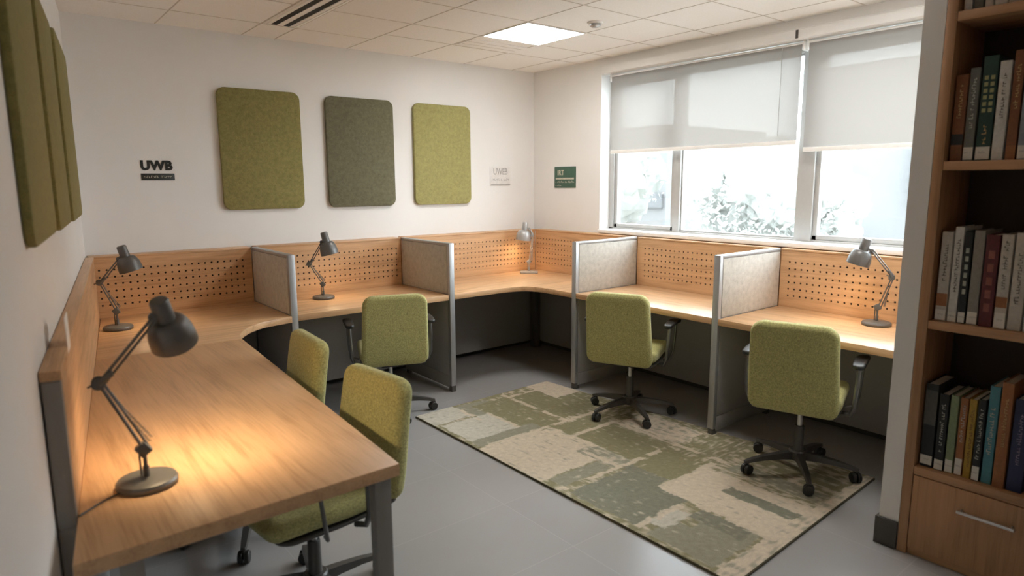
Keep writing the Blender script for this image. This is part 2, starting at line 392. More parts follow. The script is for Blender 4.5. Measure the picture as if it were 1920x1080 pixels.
# ------------------------------------------------------------------ signs
t = thing('wall_lettering', 'black UWB letters above a small dark bar on back wall', 'sign', (.44, 0, 1.65))
text_mesh('UWB', .112, 'letters', 'letter_black', t, BACK(-.094, -.006), (.187, .064), .002, .006, 1.06)
b = B(); box(b, -.096, .1, -.004, -.0005, -.069, -.026, .001); bar = obj('bar', b, 'dark_sign', t)
def squiggle(name, parent, mat, x0, x1, z, h, mtx, seed):
    r = random.Random(seed); b = B(); x = x0
    while x < x1:
        w = r.uniform(.3, .75) * h
        if r.random() < .16: x += h * .6; continue
        hh = h * r.choice((.65, .65, .7, 1))
        for q in ((x, x + w * .3, 0, hh), (x, x + w, hh * r.choice((0, .4, .8)), None)):
            zz0 = q[2]; zz1 = q[3] if q[3] else zz0 + h * .2
            box(b, q[0], q[1], zz0, zz1, 0, .0012, 0, mtx)
        x += w + h * .22
    return obj(name, b, mat, parent, smooth=False)
squiggle('small_print', bar, 'sign_cream', -.08, .078, 0, .014, BACK(0, -.054, -.0038), 3)
t = thing('wall_plate', 'pale plate with faint grey letters on back wall near corner', 'sign', (3.253, 0, 1.612))
b = B(); box(b, -.117, .117, -.004, -.0005, -.088, .088, .001); obj('plate', b, 'sign_pale', t)
text_mesh('UWEB', .085, 'letters', 'grey_letter', t, BACK(-.078, .012, -.004), (.16, .058), .0012, .0012)
squiggle('small_print', t, 'grey_letter', -.085, .1, 0, .022, BACK(0, -.04, -.004), 5)
b = B(); box(b, -.105, .112, -.0062, -.004, -.082, -.072); obj('underline', b, 'grey_letter', t)
t = thing('wall_plate', 'square dark green sign with cream lines beside the window', 'sign', (W, -.435, 1.598))
b = B(); box(b, -.006, -.0005, -.138, .138, -.094, .094, .0015); obj('plate', b, 'sign_green', t)
text_mesh('IRT', .058, 'letters', 'sign_cream', t, RIGHT(.095, .018, -.006), (.085, .046), .001, .0012)
b = B(); box(b, -.0075, -.0055, -.118, .12, -.02, -.004); obj('rule', b, 'sign_cream', t)
squiggle('small_print', t, 'sign_cream', -.12, .115, 0, .018, RIGHT(0, -.05, -.006), 8)
squiggle('small_print', t, 'sign_cream', -.12, -.05, 0, .014, RIGHT(0, -.08, -.006), 9)

# ------------------------------------------------------------------ screens
def pegboard(bm, x0, x1, z0, z1, hx0, hx1, hz0, rows, pz, px=.0405, r=.0066, depth=.005):
    """board face in the x-z plane at y=0 (front towards -y) with real drilled holes."""
    n = int((hx1 - hx0) / px) + 1; ex = hx0 - px / 2; fx = ex + n * px; ez = hz0 - pz / 2; fz = ez + rows * pz
    def quad(a, c, d, e): bm.faces.new([bm.verts.new(p) for p in ((a, 0, d), (c, 0, d), (c, 0, e), (a, 0, e))])
    quad(x0, x1, z0, ez); quad(x0, x1, fz, z1); quad(x0, ex, ez, fz); quad(fx, x1, ez, fz)
    for i in range(n):
        for j in range(rows):
            cx, cz = hx0 + i * px, hz0 + j * pz; a, c = px / 2, pz / 2
            out = [(a, 0), (a, c), (0, c), (-a, c), (-a, 0), (-a, -c), (0, -c), (a, -c)]
            o = [bm.verts.new((cx + u, 0, cz + v)) for u, v in out]
            q = [bm.verts.new((cx + r * math.cos(k * PI / 4), 0, cz + r * math.sin(k * PI / 4))) for k in range(8)]
            s = [bm.verts.new((v.co.x, depth, v.co.z)) for v in q]
            for k in range(8):
                l = (k + 1) % 8
                bm.faces.new((o[k], o[l], q[l], q[k])); bm.faces.new((q[k], q[l], s[l], s[k]))
def screen(label, loc, rotz, x0, x1, th, hx, group='wooden pegboard screens along the walls', lo=.055):
    """local x along the screen, front face y=0, back at y=th"""
    t = thing('pegboard_screen', label, 'screen', loc, rotz, group)
    b = B(); pegboard(b, x0, x1, HD - .06, HS - .012, hx[0], hx[1], .816, 6, .0437)
    bmesh.ops.remove_doubles(b, verts=b.verts[:], dist=1e-5)
    box(b, x0, x1, th - .012, th - .002, HD - .06, HS - .012); box(b, x0, x0 + .008, .0006, th - .012, HD - .06, HS - .012); box(b, x1 - .008, x1, .0006, th - .012, HD - .06, HS - .012)
    obj('pegboard', b, 'oak_x', t, smooth=False)
    b = B(); box(b, x0 + .009, x1 - .009, .0056, .009, HD - .058, HS - .014); obj('hole_shade_board', b, 'shade_back', t)  # added board, its dark colour paints the shade inside the holes
    b = B(); box(b, x0, x1, -.004, th - .001, HS - .012, HS, .002); obj('top_cap', b, 'oak_x', t)
    b = B(); box(b, x0, x1, .002, .024, lo, HD - .06, .002); obj('lower_panel', b, 'under', t)
    return t
PT = .0428
P1, P2 = .96, 2.137; Q3, Q4 = -1.37, -2.584          # partitions
screen('pegboard screen behind the lamp in the left corner desk', (0, -TB, 0), 0, .004, P1 - .002, TB - .002, (.047, .93))
screen('pegboard screen of the desk with its back to the middle wall panels', (0, -TB, 0), 0, P1 + PT + .002, P2 - .002, TB - .002, (1.04, 2.10))
screen('pegboard screen on the back wall side of the far corner desk', (0, -TB, 0), 0, P2 + PT + .002, XR - .002, TB - .002, (2.225, 3.53))
# window side: local x runs towards -y
R90 = -PI / 2; TR = W - XR - .003
screen('pegboard screen under the green sign by the far corner', (XR, 0, 0), R90, TB + .002, -Q3 - PT - .002, TR, (.162, 1.28))
screen('pegboard screen below the window between the two window partitions', (XR, 0, 0), R90, -Q3 + .002, -Q4 - PT - .002, TR, (1.45, 2.50))
screen('pegboard screen below the window with a lamp at the bookcase end', (XR, 0, 0), R90, -Q4 + .002, 3.722, TR, (2.646, 3.69))
# left screen (plain wood, metal end post)
TS = math.asin(-.1369)
t = thing('desk_screen', 'long plain wooden screen along left wall with grey metal end', 'screen', (0, 0, 0), TS)
b = B(); box(b, 0, .042, -2.95, -.128, HD - .06, HS - .026, .001); obj('panel', b, 'oak_y', t)
b = B(); box(b, -.001, .044, -2.985, -.128, HS - .026, HS, .003); obj('top_cap', b, 'oak_y', t)
b = B(); box(b, 0, .042, -2.945, -.128, .03, HD - .06, .001); obj('lower_panel', b, 'under', t)
b = B(); box(b, .001, .041, -2.984, -2.951, .722, HS - .027, .002); box(b, .001, .041, -2.984, -2.951, 0, .716, .002); box(b, .004, .038, -2.982, -2.953, .71, .73); obj('end_post', b, 'alu_dark', t)
b = B(); box(b, .0425, .0445, -2.72, -2.62, 1.10, 1.20, .0006); tag(obj('notice_card', b, 'white', None, (0, 0, 0), TS), 'small white card stuck to the left wooden screen', 'card')

def partition(label, loc, rotz, depth):
    """local: x thickness 0..PT, runs from y=0 (screen) to y=-depth"""
    t = thing('desk_partition', label, 'partition', loc, rotz, 'grey partitions between the desks')
    c = PT / 2
    b = B(); box(b, .004, PT - .004, -depth + .03, -.002, .03, HS - .006); obj('core', b, 'under', t)
    for s in (0, 1):
        b = B(); x0, x1 = ((.0015, .005), (PT - .005, PT - .0015))[s]
        box(b, x0, x1, -depth + .038, -.006, HD + .004, HS - .022, .0012); obj('fabric_panel', b, 'tweed', t)
        b = B(); box(b, x0, x1, -depth + .032, -.006, .125, HD - .045, .001); obj('lower_panel', b, 'under', t)
        b = B(); box(b, x0, x1, -depth + .032, -.006, .03, .121, .001); obj('base_panel', b, 'under', t)
    b = B(); box(b, 0, PT, -depth + .03, -.002, HS - .018, HS + .001, .003); obj('top_rail', b, 'alu', t)
    b = B(); box(b, 0, PT, -depth, -depth + .03, .045, HS + .001, .004); obj('end_post', b, 'alu', t)
    b = B(); box(b, .003, PT - .003, -depth + .003, -depth + .045, 0, .045, .002); box(b, .006, PT - .006, -.06, -.02, 0, .03, .002); obj('foot', b, 'foot', t)
    return t
PD = .705
partition('grey partition nearest the left wall, beside the curved desk corner', (P1, -TB, 0), 0, PD)
partition('grey partition right of the chair facing the back wall', (P2, -TB, 0), 0, PD)
partition('grey partition under the left end of the window', (XR, Q3 + PT, 0), R90, .68)
partition('grey partition between the two chairs facing the window', (XR, Q4 + PT, 0), R90, .68)

# ------------------------------------------------------------------ worktops
TH = .039
def worktop(name, label, pts, mat, legs=()):
    t = thing(name, label, 'desk', (pts[0][0], pts[0][1], 0), 0, 'oak desks')
    b = B(); prism(b, [(x - pts[0][0], y - pts[0][1]) for x, y in pts], HD - TH, HD, .003); obj('worktop', b, mat, t)
    for (x, y, a) in legs:
        b = B(); box(b, -.025, .025, -.025, .025, 0, HD - TH, .003, Matrix.Translation((x - pts[0][0], y - pts[0][1], 0)) @ Matrix.Rotation(a, 4, 'Z')); obj('leg', b, 'alu_dark', t)
    return t
def sl(y): return -.1369 / .9906 * -y * -1 if False else (y * .1382 + .0425)      # inner face of the left screen
def cat(pts, n=6):
    o = []
    for i in range(len(pts) - 1):
        p0 = pts[max(i - 1, 0)]; p1 = pts[i]; p2 = pts[i + 1]; p3 = pts[min(i + 2, len(pts) - 1)]
        for k in range(n):
            s = k / n; o.append(tuple(.5 * (2 * p1[d] + (p2[d] - p0[d]) * s + (2 * p0[d] - 5 * p1[d] + 4 * p2[d] - p3[d]) * s * s + (3 * p1[d] - p0[d] - 3 * p2[d] + p3[d]) * s ** 3) for d in range(len(p0))))
    o.append(pts[-1]); return o
worktop('oak_desk', 'long oak desk in the foreground on a grey square leg', [(sl(-3.195), -3.195), (.409, -3.181), (.537, -1.252), (sl(-1.252), -1.252)], 'oak_top', [(.366, -3.135, rad(-4)), (sl(-3.0) + .09, -3.13, rad(-6))])
cv = cat([(.536, -1.25), (.552, -1.165), (.60, -1.06), (.672, -.965), (.76, -.895), (.86, -.863), (P1 - .001, -.845)])
worktop('oak_desk', 'left corner desk top with a concave curved front edge', [(.028, -TB - .005), (sl(-1.249), -1.249)] + cv + [(P1 - .001, -TB - .005)], 'oak_topx')
worktop('oak_desk', 'straight oak desk at back wall between two grey partitions', [(P1 + PT + .001, -TB - .005), (P1 + PT + .001, -.822), (P2 - .001, -.822), (P2 - .001, -TB - .005)], 'oak_topx')
cv = cat([(P2 + PT + .001, -.82), (2.45, -.82), (2.63, -.822), (2.74, -.838), (2.82, -.882), (2.868, -.96), (2.884, -1.08), (2.887, -1.2), (2.888, Q3 + PT + .001)])
worktop('oak_desk', 'far corner desk top wrapping the corner with the grey lamp', [(P2 + PT + .001, -TB - .005)] + cv + [(XR - .005, Q3 + PT + .001), (XR - .005, -TB - .005)], 'oak_topx')
worktop('oak_desk', 'oak desk below the window between the window partitions', [(XR - .005, Q3 - .001), (2.89, Q3 - .001), (2.89, Q4 + PT + .001), (XR - .005, Q4 + PT + .001)], 'oak_top')
worktop('oak_desk', 'oak desk below the window at the bookcase end', [(XR - .005, Q4 - .001), (2.89, Q4 - .001), (2.89, -3.724), (XR - .005, -3.724)], 'oak_top')
b = B(); box(b, 3.50, 3.565, -.20, -.132, .0, HD - TH - .001, .003); tag(obj('corner_post', b, 'foot'), 'dark square post under the far corner desk', 'post')

# ------------------------------------------------------------------ rug
def rug():
    c = [(1.65, -1.13), (2.845, -1.10), (3.035, -3.468), (1.655, -3.53)]
    t = thing('rug', 'patchwork rug in sage, olive and cream on the grey floor', 'rug', (2.25, -2.3, 0))
    CR, PL, SG, OL, DK = (.70, .60, .47), (.62, .58, .49), (.34, .325, .245), (.30, .275, .17), (.265, .26, .20)
    R = [(0, 0, 1.4, 2.42, OL, .5), (.0, 0, .3, .24, PL, .25), (.98, -.02, 1.3, .33, CR, .1), (.30, .03, .55, .30, SG, .2), (.74, .10, .98, .66, OL, .15), (.98, .33, 1.22, .63, OL, .3), (.40, .09, .70, .70, OL, .2),
         (.03, .27, .40, .60, PL, .2), (.02, .60, .52, .70, SG, .1), (.0, .72, .47, 1.27, CR, .2), (.47, .74, .57, 1.1, CR, .35), (.57, .74, .92, .90, OL, .15), (.58, .94, .90, 1.39, OL, .15), (.93, .72, 1.2, .93, OL, .5),
         (.97, .95, 1.22, 1.42, CR, .45), (.42, 1.1, .57, 1.4, SG, .55), (.06, 1.28, .41, 1.385, SG, .1), (.04, 1.45, .46, 1.88, DK, .12), (.46, 1.43, .56, 1.68, DK, .2), (.53, 1.42, .84, 1.70, OL, .15),
         (.84, 1.45, 1.3, 1.70, OL, .4), (.42, 1.71, .80, 2.36, CR, .12), (.63, 1.93, .715, 2.34, DK, .08), (.03, 1.95, .22, 2.29, SG, .12), (.2, 2.05, .40, 2.29, SG, .15), (.30, 1.98, .40, 2.25, DK, .25), (.12, 1.89, .32, 1.98, PL, .2),
         (.80, 1.72, 1.36, 2.33, OL, .62), (.88, 1.80, 1.0, 2.30, SG, .35), (1.08, 1.75, 1.2, 2.32, OL, .3), (.0, 2.31, 1.4, 2.44, CR, .45)]
    LN = [(.70, -.02, .735, .72), (.02, .695, 1.2, .73), (.52, .905, 1.0, .94), (.545, .92, .575, 1.14), (.44, 1.14, .47, 1.42), (.03, 1.395, .95, 1.425), (.93, .9, .965, 1.75), (.04, 1.865, .42, 1.91), (.28, .10, .31, .34), (.395, .25, .42, .60), (.42, 1.69, .9, 1.725), (.79, 1.70, .82, 2.36), (.40, 1.9, .43, 2.36), (.74, .08, .98, .11)]
    NU, NV = 190, 370
    b = B(); lay = b.verts.layers.float_color.new('pattern')
    rows = []
    def P(u, v):
        a = Vector(c[0]).lerp(Vector(c[1]), u); d = Vector(c[3]).lerp(Vector(c[2]), u); return a.lerp(d, v)
    def colr(x, y):
        n = lambda s, k: noise.noise(Vector((x * s, y * s, k)))
        jx, jy = x + .014 * n(18, 1) + .006 * n(60, 2), y + .014 * n(18, 5) + .006 * n(60, 7)
        col = Vector(OL); 
        for i, (u0, v0, u1, v1, cc, wear) in enumerate(R):
            if u0 <= jx <= u1 and v0 <= jy <= v1:
                lng = (v1 - v0) > (u1 - u0)
                st = noise.noise(Vector((x * (70 if lng else 14), y * (14 if lng else 70), i))) * .6 + noise.noise(Vector((x * 24, y * 24, i + 50))) * .55
                alt = Vector(CR) if cc in (OL, SG, DK) else Vector(SG)
                k = max(0, min(1, (st + wear - .42) * 2.4)) * .8
                col = Vector(cc).lerp(alt, k)
        for (u0, v0, u1, v1) in LN:
            if u0 <= jx <= u1 and v0 <= jy <= v1 and n(9, 31) > -.22: col = col.lerp(Vector(CR), .85)
        g = 1 + .13 * n(45, 11) + .08 * n(130, 13)
        return col * g
    for j in range(NV + 1):
        row = []
        for i in range(NU + 1):
            p = P(i / NU, j / NV); v = b.verts.new((p.x - 2.25, p.y + 2.3, .012 + .0012 * noise.noise(Vector((p.x * 60, p.y * 60, 0)))))
            cc = colr(p.x - 1.65, -1.12 - p.y); v[lay] = (*cc, 1); row.append(v)
        rows.append(row)
    for j in range(NV):
        for i in range(NU): b.faces.new((rows[j][i], rows[j + 1][i], rows[j + 1][i + 1], rows[j][i + 1]))
    obj('pile', b, 'rug', t)
    b = B(); q = [(x - 2.25, y + 2.3) for x, y in c]; ce = Vector((sum(p[0] for p in q) / 4, sum(p[1] for p in q) / 4))
    prism(b, [tuple(ce + (Vector(p) - ce) * 1.004) for p in q], .001, .0095); obj('binding', b, 'rug_edge', t)
rug()

# ------------------------------------------------------------------ chair
def make_chair():
    """faces +x, origin on the floor under the gas column"""
    t = thing('office_chair', '', 'chair', (0, 0, 0), 0, 'green office chairs')
    b = B(); slab(b, [(-.215, .455), (-.15, .432), (-.05, .428), (.1, .434), (.2, .436), (.245, .425)], lambda s: .43 - .03 * s, .07, .06, .012, .03); obj('seat', b, 'green', t)
    b = B(); slab(b, [(-.195, .41), (-.222, .45), (-.238, .52), (-.252, .62), (-.27, .74), (-.292, .87)], lambda s: .43 - .03 * s, .066, .062, .022, .027); obj('backrest', b, 'green', t)
    b = B(); slab(b, [(-.262, .425), (-.235, .398), (-.16, .388), (0, .384), (.16, .388), (.215, .395)], lambda s: .405 - .03 * abs(s - .4), .016, .05, .006, .0075); obj('seat_shell', b, 'base_grey', t)
    b = B(); box(b, -.12, .12, -.075, .075, .352, .379, .008); tube(b, [(.02, -.06, .365), (.02, -.20, .362)], .006, 8); box(b, .005, .035, -.225, -.19, .356, .368, .004); obj('tilt_mechanism', b, 'black', t)
    for s in (-1, 1):
        b = B(); slab(b, [(-.12, .640), (-.03, .647), (.08, .645), (.17, .632)], lambda q: .052 + .012 * math.sin(PI * q), .024, .024, 0, .01); 
        for v in b.verts: v.co.y += s * .265
        a = obj('armrest', b, 'black', t)
        b = B(); tube(b, [(-.06, s * .20, .378), (-.075, s * .243, .386), (-.082, s * .260, .43), (-.075, s * .266, .55), (-.055, s * .266, .638)], [.011, .011, .0125, .0125, .012], 10)
        tube(b, [(.06, s * .20, .378), (.075, s * .243, .39), (.09, s * .260, .44), (.105, s * .266, .55), (.118, s * .266, .633)], .0075, 8)
        obj('arm_support', b, 'rod', a)
    b = B(); lathe(b, [(.0135, .22), (.0135, .36)], 16); obj('piston', b, 'steel', t)
    b = B(); lathe(b, [(.03, .085), (.03, .12), (.0255, .13), (.024, .255), (.021, .26)], 20); obj('gas_column', b, 'base_grey', t)
    b = B(); lathe(b, [(.042, .072), (.046, .08), (.046, .118), (.04, .126)], 24)
    cpos = []
    for k in range(5):
        a = rad(72 * k); d = Vector((math.cos(a), math.sin(a), 0)); n = Vector((-d.y, d.x, 0))
        rings = []
        for (r, w, z0, z1) in ((.03, .021, .075, .118), (.10, .019, .078, .112), (.19, .017, .076, .10), (.255, .015, .068, .086), (.283, .013, .062, .078), (.295, .009, .062, .074)):
            rings.append([b.verts.new(d * r + n * q * w * e + Vector((0, 0, z))) for q, e, z in ((-1, 1, z0), (1, 1, z0), (1, .8, z1), (-1, .8, z1))])
        for p, q in zip(rings, rings[1:]):
            for i in range(4): b.faces.new((p[i], p[(i + 1) % 4], q[(i + 1) % 4], q[i]))
        b.faces.new(rings[-1]); b.faces.new(rings[0][::-1]); cpos.append((d * .28, a))
    sb = obj('star_base', b, 'base_grey', t)
    for p, a in cpos:
        b = B(); m0 = Matrix.Translation(p) @ Matrix.Rotation(a * 1.7 + .4, 4, 'Z')
        for s in (-1, 1): lathe(b, [(.012, -.009), (.0245, -.009), (.027, -.006), (.027, .006), (.0245, .009), (.012, .009)], 18, m0 @ Matrix.Translation((0, s * .0135, .0275)) @ Matrix.Rotation(PI / 2, 4, 'X'))
        box(b, -.012, .02, -.004, .004, .02, .058, .003, m0); 
        tube(b, [p + Vector((0, 0, .04)), p + Vector((0, 0, .066))], .007, 8)
        obj('caster', b, 'black', sb)
    return t
ch = make_chair()
def spin_base(root, ang):      # turn the star base alone
    for o in root.children:
        if o.name.startswith('star_base'): o.rotation_euler = (0, 0, ang)
CH = [((2.80, -3.17, .012), 17, 147, 'green office chair nearest the bookcase, facing the window desk', 1.0),
      ((2.79, -2.00, .012), 24, 172, 'green office chair facing the window desk between two partitions', 1.0),
      ((1.58, -.93, 0), 70, -27, 'green office chair at the back wall desk below the dark felt panel', 1.0),
      ((.362, -2.585, 0), 187, 5, 'foreground green office chair behind the near corner of the long desk', (1.0, 1.0, .96)),
      ((.34, -1.90, 0), 176, 30, 'green office chair at the long desk, farther from the desk leg', 1.0)]
for i, (loc, fa, ba, lab, s) in enumerate(CH):
    if i == 0: o = ch; o.location = loc; o.rotation_euler = (0, 0, rad(fa)); o['label'] = lab
    else: o = dup(ch, loc, rad(fa), lab, scale=s)
    spin_base(o, rad(ba - fa))

# ------------------------------------------------------------------ lamps
def lamp(label, loc, rotz, E, Hd, S0, S1, power, base='round', rim=.062, ty=0.0, skin='lamp'):
    """local x-z plane holds the arm; E elbow, Hd head joint, S0 shade top, S1 rim centre (x, z above the desk)"""
    t = thing('desk_lamp', label, 'lamp', (loc[0], loc[1], HD + .0005), rotz, 'grey jointed desk lamps')
    b = B()
    if base == 'round': lathe(b, [(.070, 0), (.076, .003), (.077, .012), (.073, .019), (.06, .0235), (0.012, .025)], 40)
    else: prism(b, rrect(.16, .10, .012, 4), 0, .018, .004)
    obj('base', b, skin, t)
    z0 = .10
    b = B(); tube(b, [(0, 0, .02), (0, 0, .055)], .008, 12); tube(b, [(0, 0, .05), (0, 0, z0)], .0052, 10); tube(b, [(-.012, .008, .02), (-.013, .008, z0)], .0028, 8); box(b, -.016, .016, -.011, .011, z0 - .014, z0 + .02, .003, Matrix.Translation((0, 0, z0)) @ Matrix.Rotation(-.6, 4, 'Y') @ Matrix.Translation((0, 0, -z0))); obj('stem', b, skin, t)
    K = Vector((0, 0, z0)); E = Vector((E[0], 0, E[1])); Hd = Vector((Hd[0], 0, Hd[1]))
    d1 = (E - K).normalized(); n1 = Vector((d1.z, 0, -d1.x)); d2 = (Hd - E).normalized(); n2 = Vector((d2.z, 0, -d2.x))
    b = B()
    for y, o in ((-.007, 0), (.007, 0), (0, .014)): tube(b, [K + n1 * o + Vector((0, y, 0)), E + n1 * o * .7 + Vector((0, y, 0))], .0032, 8)
    obj('lower_arm', b, skin, t)
    b = B()
    for o in (.02, .026):
        a = K + n1 * (o + .004) + d1 * .018; c = K + n1 * o * .6 + d1 * (E - K).length * .52
        pts = []
        for k in range(61): pts.append(a.lerp(c, k / 60) + (n1 * math.cos(k * 1.9) + Vector((0, 1, 0)) * math.sin(k * 1.9)) * .0032 + Vector((0, (o - .023) * 4, 0)))
        tube(b, pts, .0011, 5)
        tube(b, [c + Vector((0, (o - .023) * 4, 0)), E + n1 * .008 + Vector((0, (o - .023) * 4, 0))], .0013, 5)
    obj('spring', b, skin, t)
    b = B()
    for s in (-1, 1):
        m = Matrix.Translation(E + Vector((0, s * .0105, 0))) @ Matrix.Rotation(PI / 2, 4, 'X')
        lathe(b, [(.016, -.0015), (.017, 0), (.016, .0015)], 20, m)
        tube(b, [E + Vector((0, s * .011, 0)), E + d2 * .04 + n2 * .01 + Vector((0, s * .011, 0))], .007, 8)
    tube(b, [E + Vector((0, -.016, 0)), E + Vector((0, .016, 0))], .005, 10); tube(b, [E, E - n1 * .028 + Vector((0, 0, .003))], [.005, .0025], 8); obj('elbow_joint', b, skin, t)
    b = B()
    for y, o in ((-.006, 0), (.006, 0), (0, .013)): tube(b, [E + n2 * o + Vector((0, y, 0)), Hd + n2 * o * .8 + Vector((0, y, 0))], .0034, 8)
    obj('upper_arm', b, skin, t)
    S0 = Vector((S0[0], 0, S0[1])); S1 = Vector((S1[0], ty, S1[1])); ax = (S0 - S1); L = ax.length; ax.normalize()
    m = Matrix.Translation(S1) @ ax.to_track_quat('Z', 'Y').to_matrix().to_4x4()
    b = B(); tube(b, [Hd, Hd.lerp(S1 + ax * L * .72, .7)], .0062, 10); lathe(b, [(.012, -.006), (.012, .006)], 16, Matrix.Translation(Hd) @ Matrix.Rotation(PI / 2, 4, 'X')); obj('head_joint', b, skin, t)
    nk = .026; zs = L * .56
    outer = [(rim, 0), (rim * .995, .006)]
    for k in range(1, 9):
        a = PI / 2 * k / 8; outer.append((nk + (rim - nk) * math.cos(a) ** .8 if k < 8 else nk, .006 + (zs - .006) * math.sin(a)))
    outer += [(nk - .001, L - .008), (nk - .004, L - .002), (.012, L), (.001, L + .0005)]
    b = B(); lathe(b, outer, 36, m, cap0=False)
    sh = obj('lamp_shade', b, skin, t)
    inner = [(r * .955, z * .93 + .0006) for r, z in outer[:10]] + [(.001, zs * .93)]
    b = B(); lathe(b, [(rim, 0)] + inner, 36, m, cap0=False); obj('shade_lining', b, 'lamp_in', sh)
    b = B(); bc = S1 + ax * zs * .52; lathe(b, [(.001, -.022), (.012, -.018), (.019, -.006), (.019, .004), (.012, .02), (.010, .032), (.001, .033)], 18, Matrix.Translation(bc) @ m.to_3x3().to_4x4(), False, False); obj('bulb', b, 'bulb', sh)
    li = bpy.data.lights.new('bulb_light', 'SPOT'); li.energy = power; li.color = (1, .74, .44); li.shadow_soft_size = .02; li.spot_size = rad(140); li.spot_blend = 1.0
    lo = bpy.data.objects.new('bulb_light', li); COL.objects.link(lo); lo.parent = t
    lo.location = S1 + ax * .012; lo.rotation_euler = ax.to_track_quat('Z', 'Y').to_euler()
    return t
def rz(dx, dy): return math.atan2(dy, dx)
lamp('grey jointed lamp in the foreground on the long desk', (-.195, -2.862), rz(.99, -.14), (-.088, .302), (.050, .463), (.066, .508), (.10, .374), 7, ty=.06)
lamp('grey jointed lamp in the back left corner by the wooden screens', (.064, -.55), rz(.99, -.12), (-.069, .274), (.034, .40), (.052, .475), (.092, .33), 1.2)
lamp('grey jointed lamp on the back wall desk between partitions', (1.373, -.35), rz(.92, -.38), (-.088, .253), (.004, .405), (.022, .475), (.058, .317), 1.2)
lamp('silvery lamp with a square foot on the far corner desk', (3.342, -.302), rz(.76, -.65), (.03, .345), (.0, .40), (-.032, .462), (-.052, .30), 1.2, 'rect', .068, skin='lamp_silver')
lamp('grey jointed lamp on the window desk beside the bookcase', (3.43, -3.259), rz(.37, -.93), (.056, .278), (-.052, .42), (-.078, .49), (-.118, .342), 1.2)
# lamp flex of the foreground lamp
b = B(); tube(b, cat([(-.26, -2.885, .006 + HD), (-.30, -2.90, .003 + HD), (-.335, -2.93, .003 + HD), (-.362, -2.955, .003 + HD)], 5), .0025, 6)

tag(obj('lamp_cord', b, 'black'), 'thin dark cord trailing from the foreground lamp', 'cord')

# ------------------------------------------------------------------ bookcase
BX, BY0 = 2.415, -3.818; BW, BD, BH = .60, .32, 2.50
t = thing('bookcase', 'tall oak bookcase with a drawer at right edge', 'bookcase', (BX, BY0, 0))
def pt(name, q, mat, bev=.002):
    b = B(); box(b, *q, bev); return obj(name, b, mat, t)
SHZ = [.39, 1.003, 1.624, 2.168]
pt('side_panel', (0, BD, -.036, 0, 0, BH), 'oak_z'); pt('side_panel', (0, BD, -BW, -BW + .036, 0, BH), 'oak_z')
pt('back_panel', (BD - .012, BD - .001, -BW + .037, -.037, .02, BH - .02), 'shade_back')  # back coloured near-black to paint the shade inside the shelves
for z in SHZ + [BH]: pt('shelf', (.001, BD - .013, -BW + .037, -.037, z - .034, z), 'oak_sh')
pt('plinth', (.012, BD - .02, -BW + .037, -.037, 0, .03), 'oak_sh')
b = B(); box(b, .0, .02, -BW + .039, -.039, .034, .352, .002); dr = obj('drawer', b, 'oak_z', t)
b = B(); hy = (-4.025 - BY0, -4.214 - BY0); tube(b, [(0, hy[0] - .012, .268), (-.026, hy[0] - .012, .268)], .0045, 10); tube(b, [(0, hy[1] + .012, .268), (-.026, hy[1] + .012, .268)], .0045, 10); box(b, -.033, -.023, hy[1], hy[0], .262, .274, .003); obj('handle', b, 'steel', dr)
BM = {}
def bmat(col):
    if col not in BM: BM[col] = plain('book_cloth', col, .6, var=.12, nscale=60)
    return BM[col]
PAGES = plain('book_pages', (.55, .50, .42), .9, var=.15, nscale=300)
LABELW = plain('paper_label', (.66, .63, .57), .7)
def book(label, ya, yb, z, h, cov, lab=None, title=None, band=None, dots=None, dep=.2):
    th = ya - yb
    t = thing('book', label, 'book', (BX + .03 + random.uniform(-.004, .006), (ya + yb) / 2, z + .0005), 0, 'books in the bookcase')
    e = th / 2 - .0008; d = dep
    b = B(); box(b, 0, .006, -e, e, 0, h, .0025); box(b, .004, d, -e, -e + .003, 0, h, .001); box(b, .004, d, e - .003, e, 0, h, .001); obj('cover', b, bmat(cov), t)
    b = B(); box(b, .005, d - .006, -e + .0032, e - .0032, .003, h - .005); obj('pages', b, PAGES, t)
    if band: 
        b = B(); box(b, -.0007, .001, -e + .0006, e - .0006, band[0], band[1]); obj('spine_band', b, bmat(band[2]), t)
    if lab:
        b = B(); box(b, -.0012, .001, -e + .001, e - .001, lab[0], lab[1]); obj('spine_label', b, LABELW, t)
        squiggle('label_print', t, 'grey_letter', -.012, .012, 0, .007, RIGHT(0, (lab[0] + lab[1]) / 2, -.0011), int(h * 1000))
    if dots:
        nc, nr, z0, z1, cc = dots
        b = B(); w = 2 * e / (nc + .35) * .62; hh = (z1 - z0) / nr
        for i in range(nc):
            for j in range(nr): y = (i - (nc - 1) / 2) * 2 * e / (nc + .35); box(b, -.0009, .001, y - w / 2, y + w / 2, z0 + j * hh + hh * .18, z0 + j * hh + hh * .8, .0004)
        obj('spine_marks', b, bmat(cc), t)
    if title:
        z0, z1, cc = title
        m = Matrix.Translation((-.0004, -min(.006, e * .5), z0)) @ Matrix.Rotation(-PI / 2, 4, 'Z') @ Matrix.Rotation(PI / 2, 4, 'X') @ Matrix.Rotation(PI / 2, 4, 'Z')
        s = squiggle('title', t, 'sign_cream', 0, z1 - z0, 0, min(.014, e * .9), m, int(ya * 1000) & 255); s.data.materials[0] = bmat(cc)
    return t
BR, GY, DG, CRM, BLK, MAR, NV, TL, SGN, YL, ORB, WH = (.20, .075, .03), (.13, .13, .115), (.018, .05, .042), (.50, .46, .40), (.015, .017, .018), (.10, .018, .022), (.025, .03, .085), (.07, .22, .26), (.20, .25, .14), (.38, .24, .035), (.30, .12, .045), (.58, .56, .52)
GOLD, PALE = (.5, .33, .14), (.5, .5, .44)
z = SHZ[2]
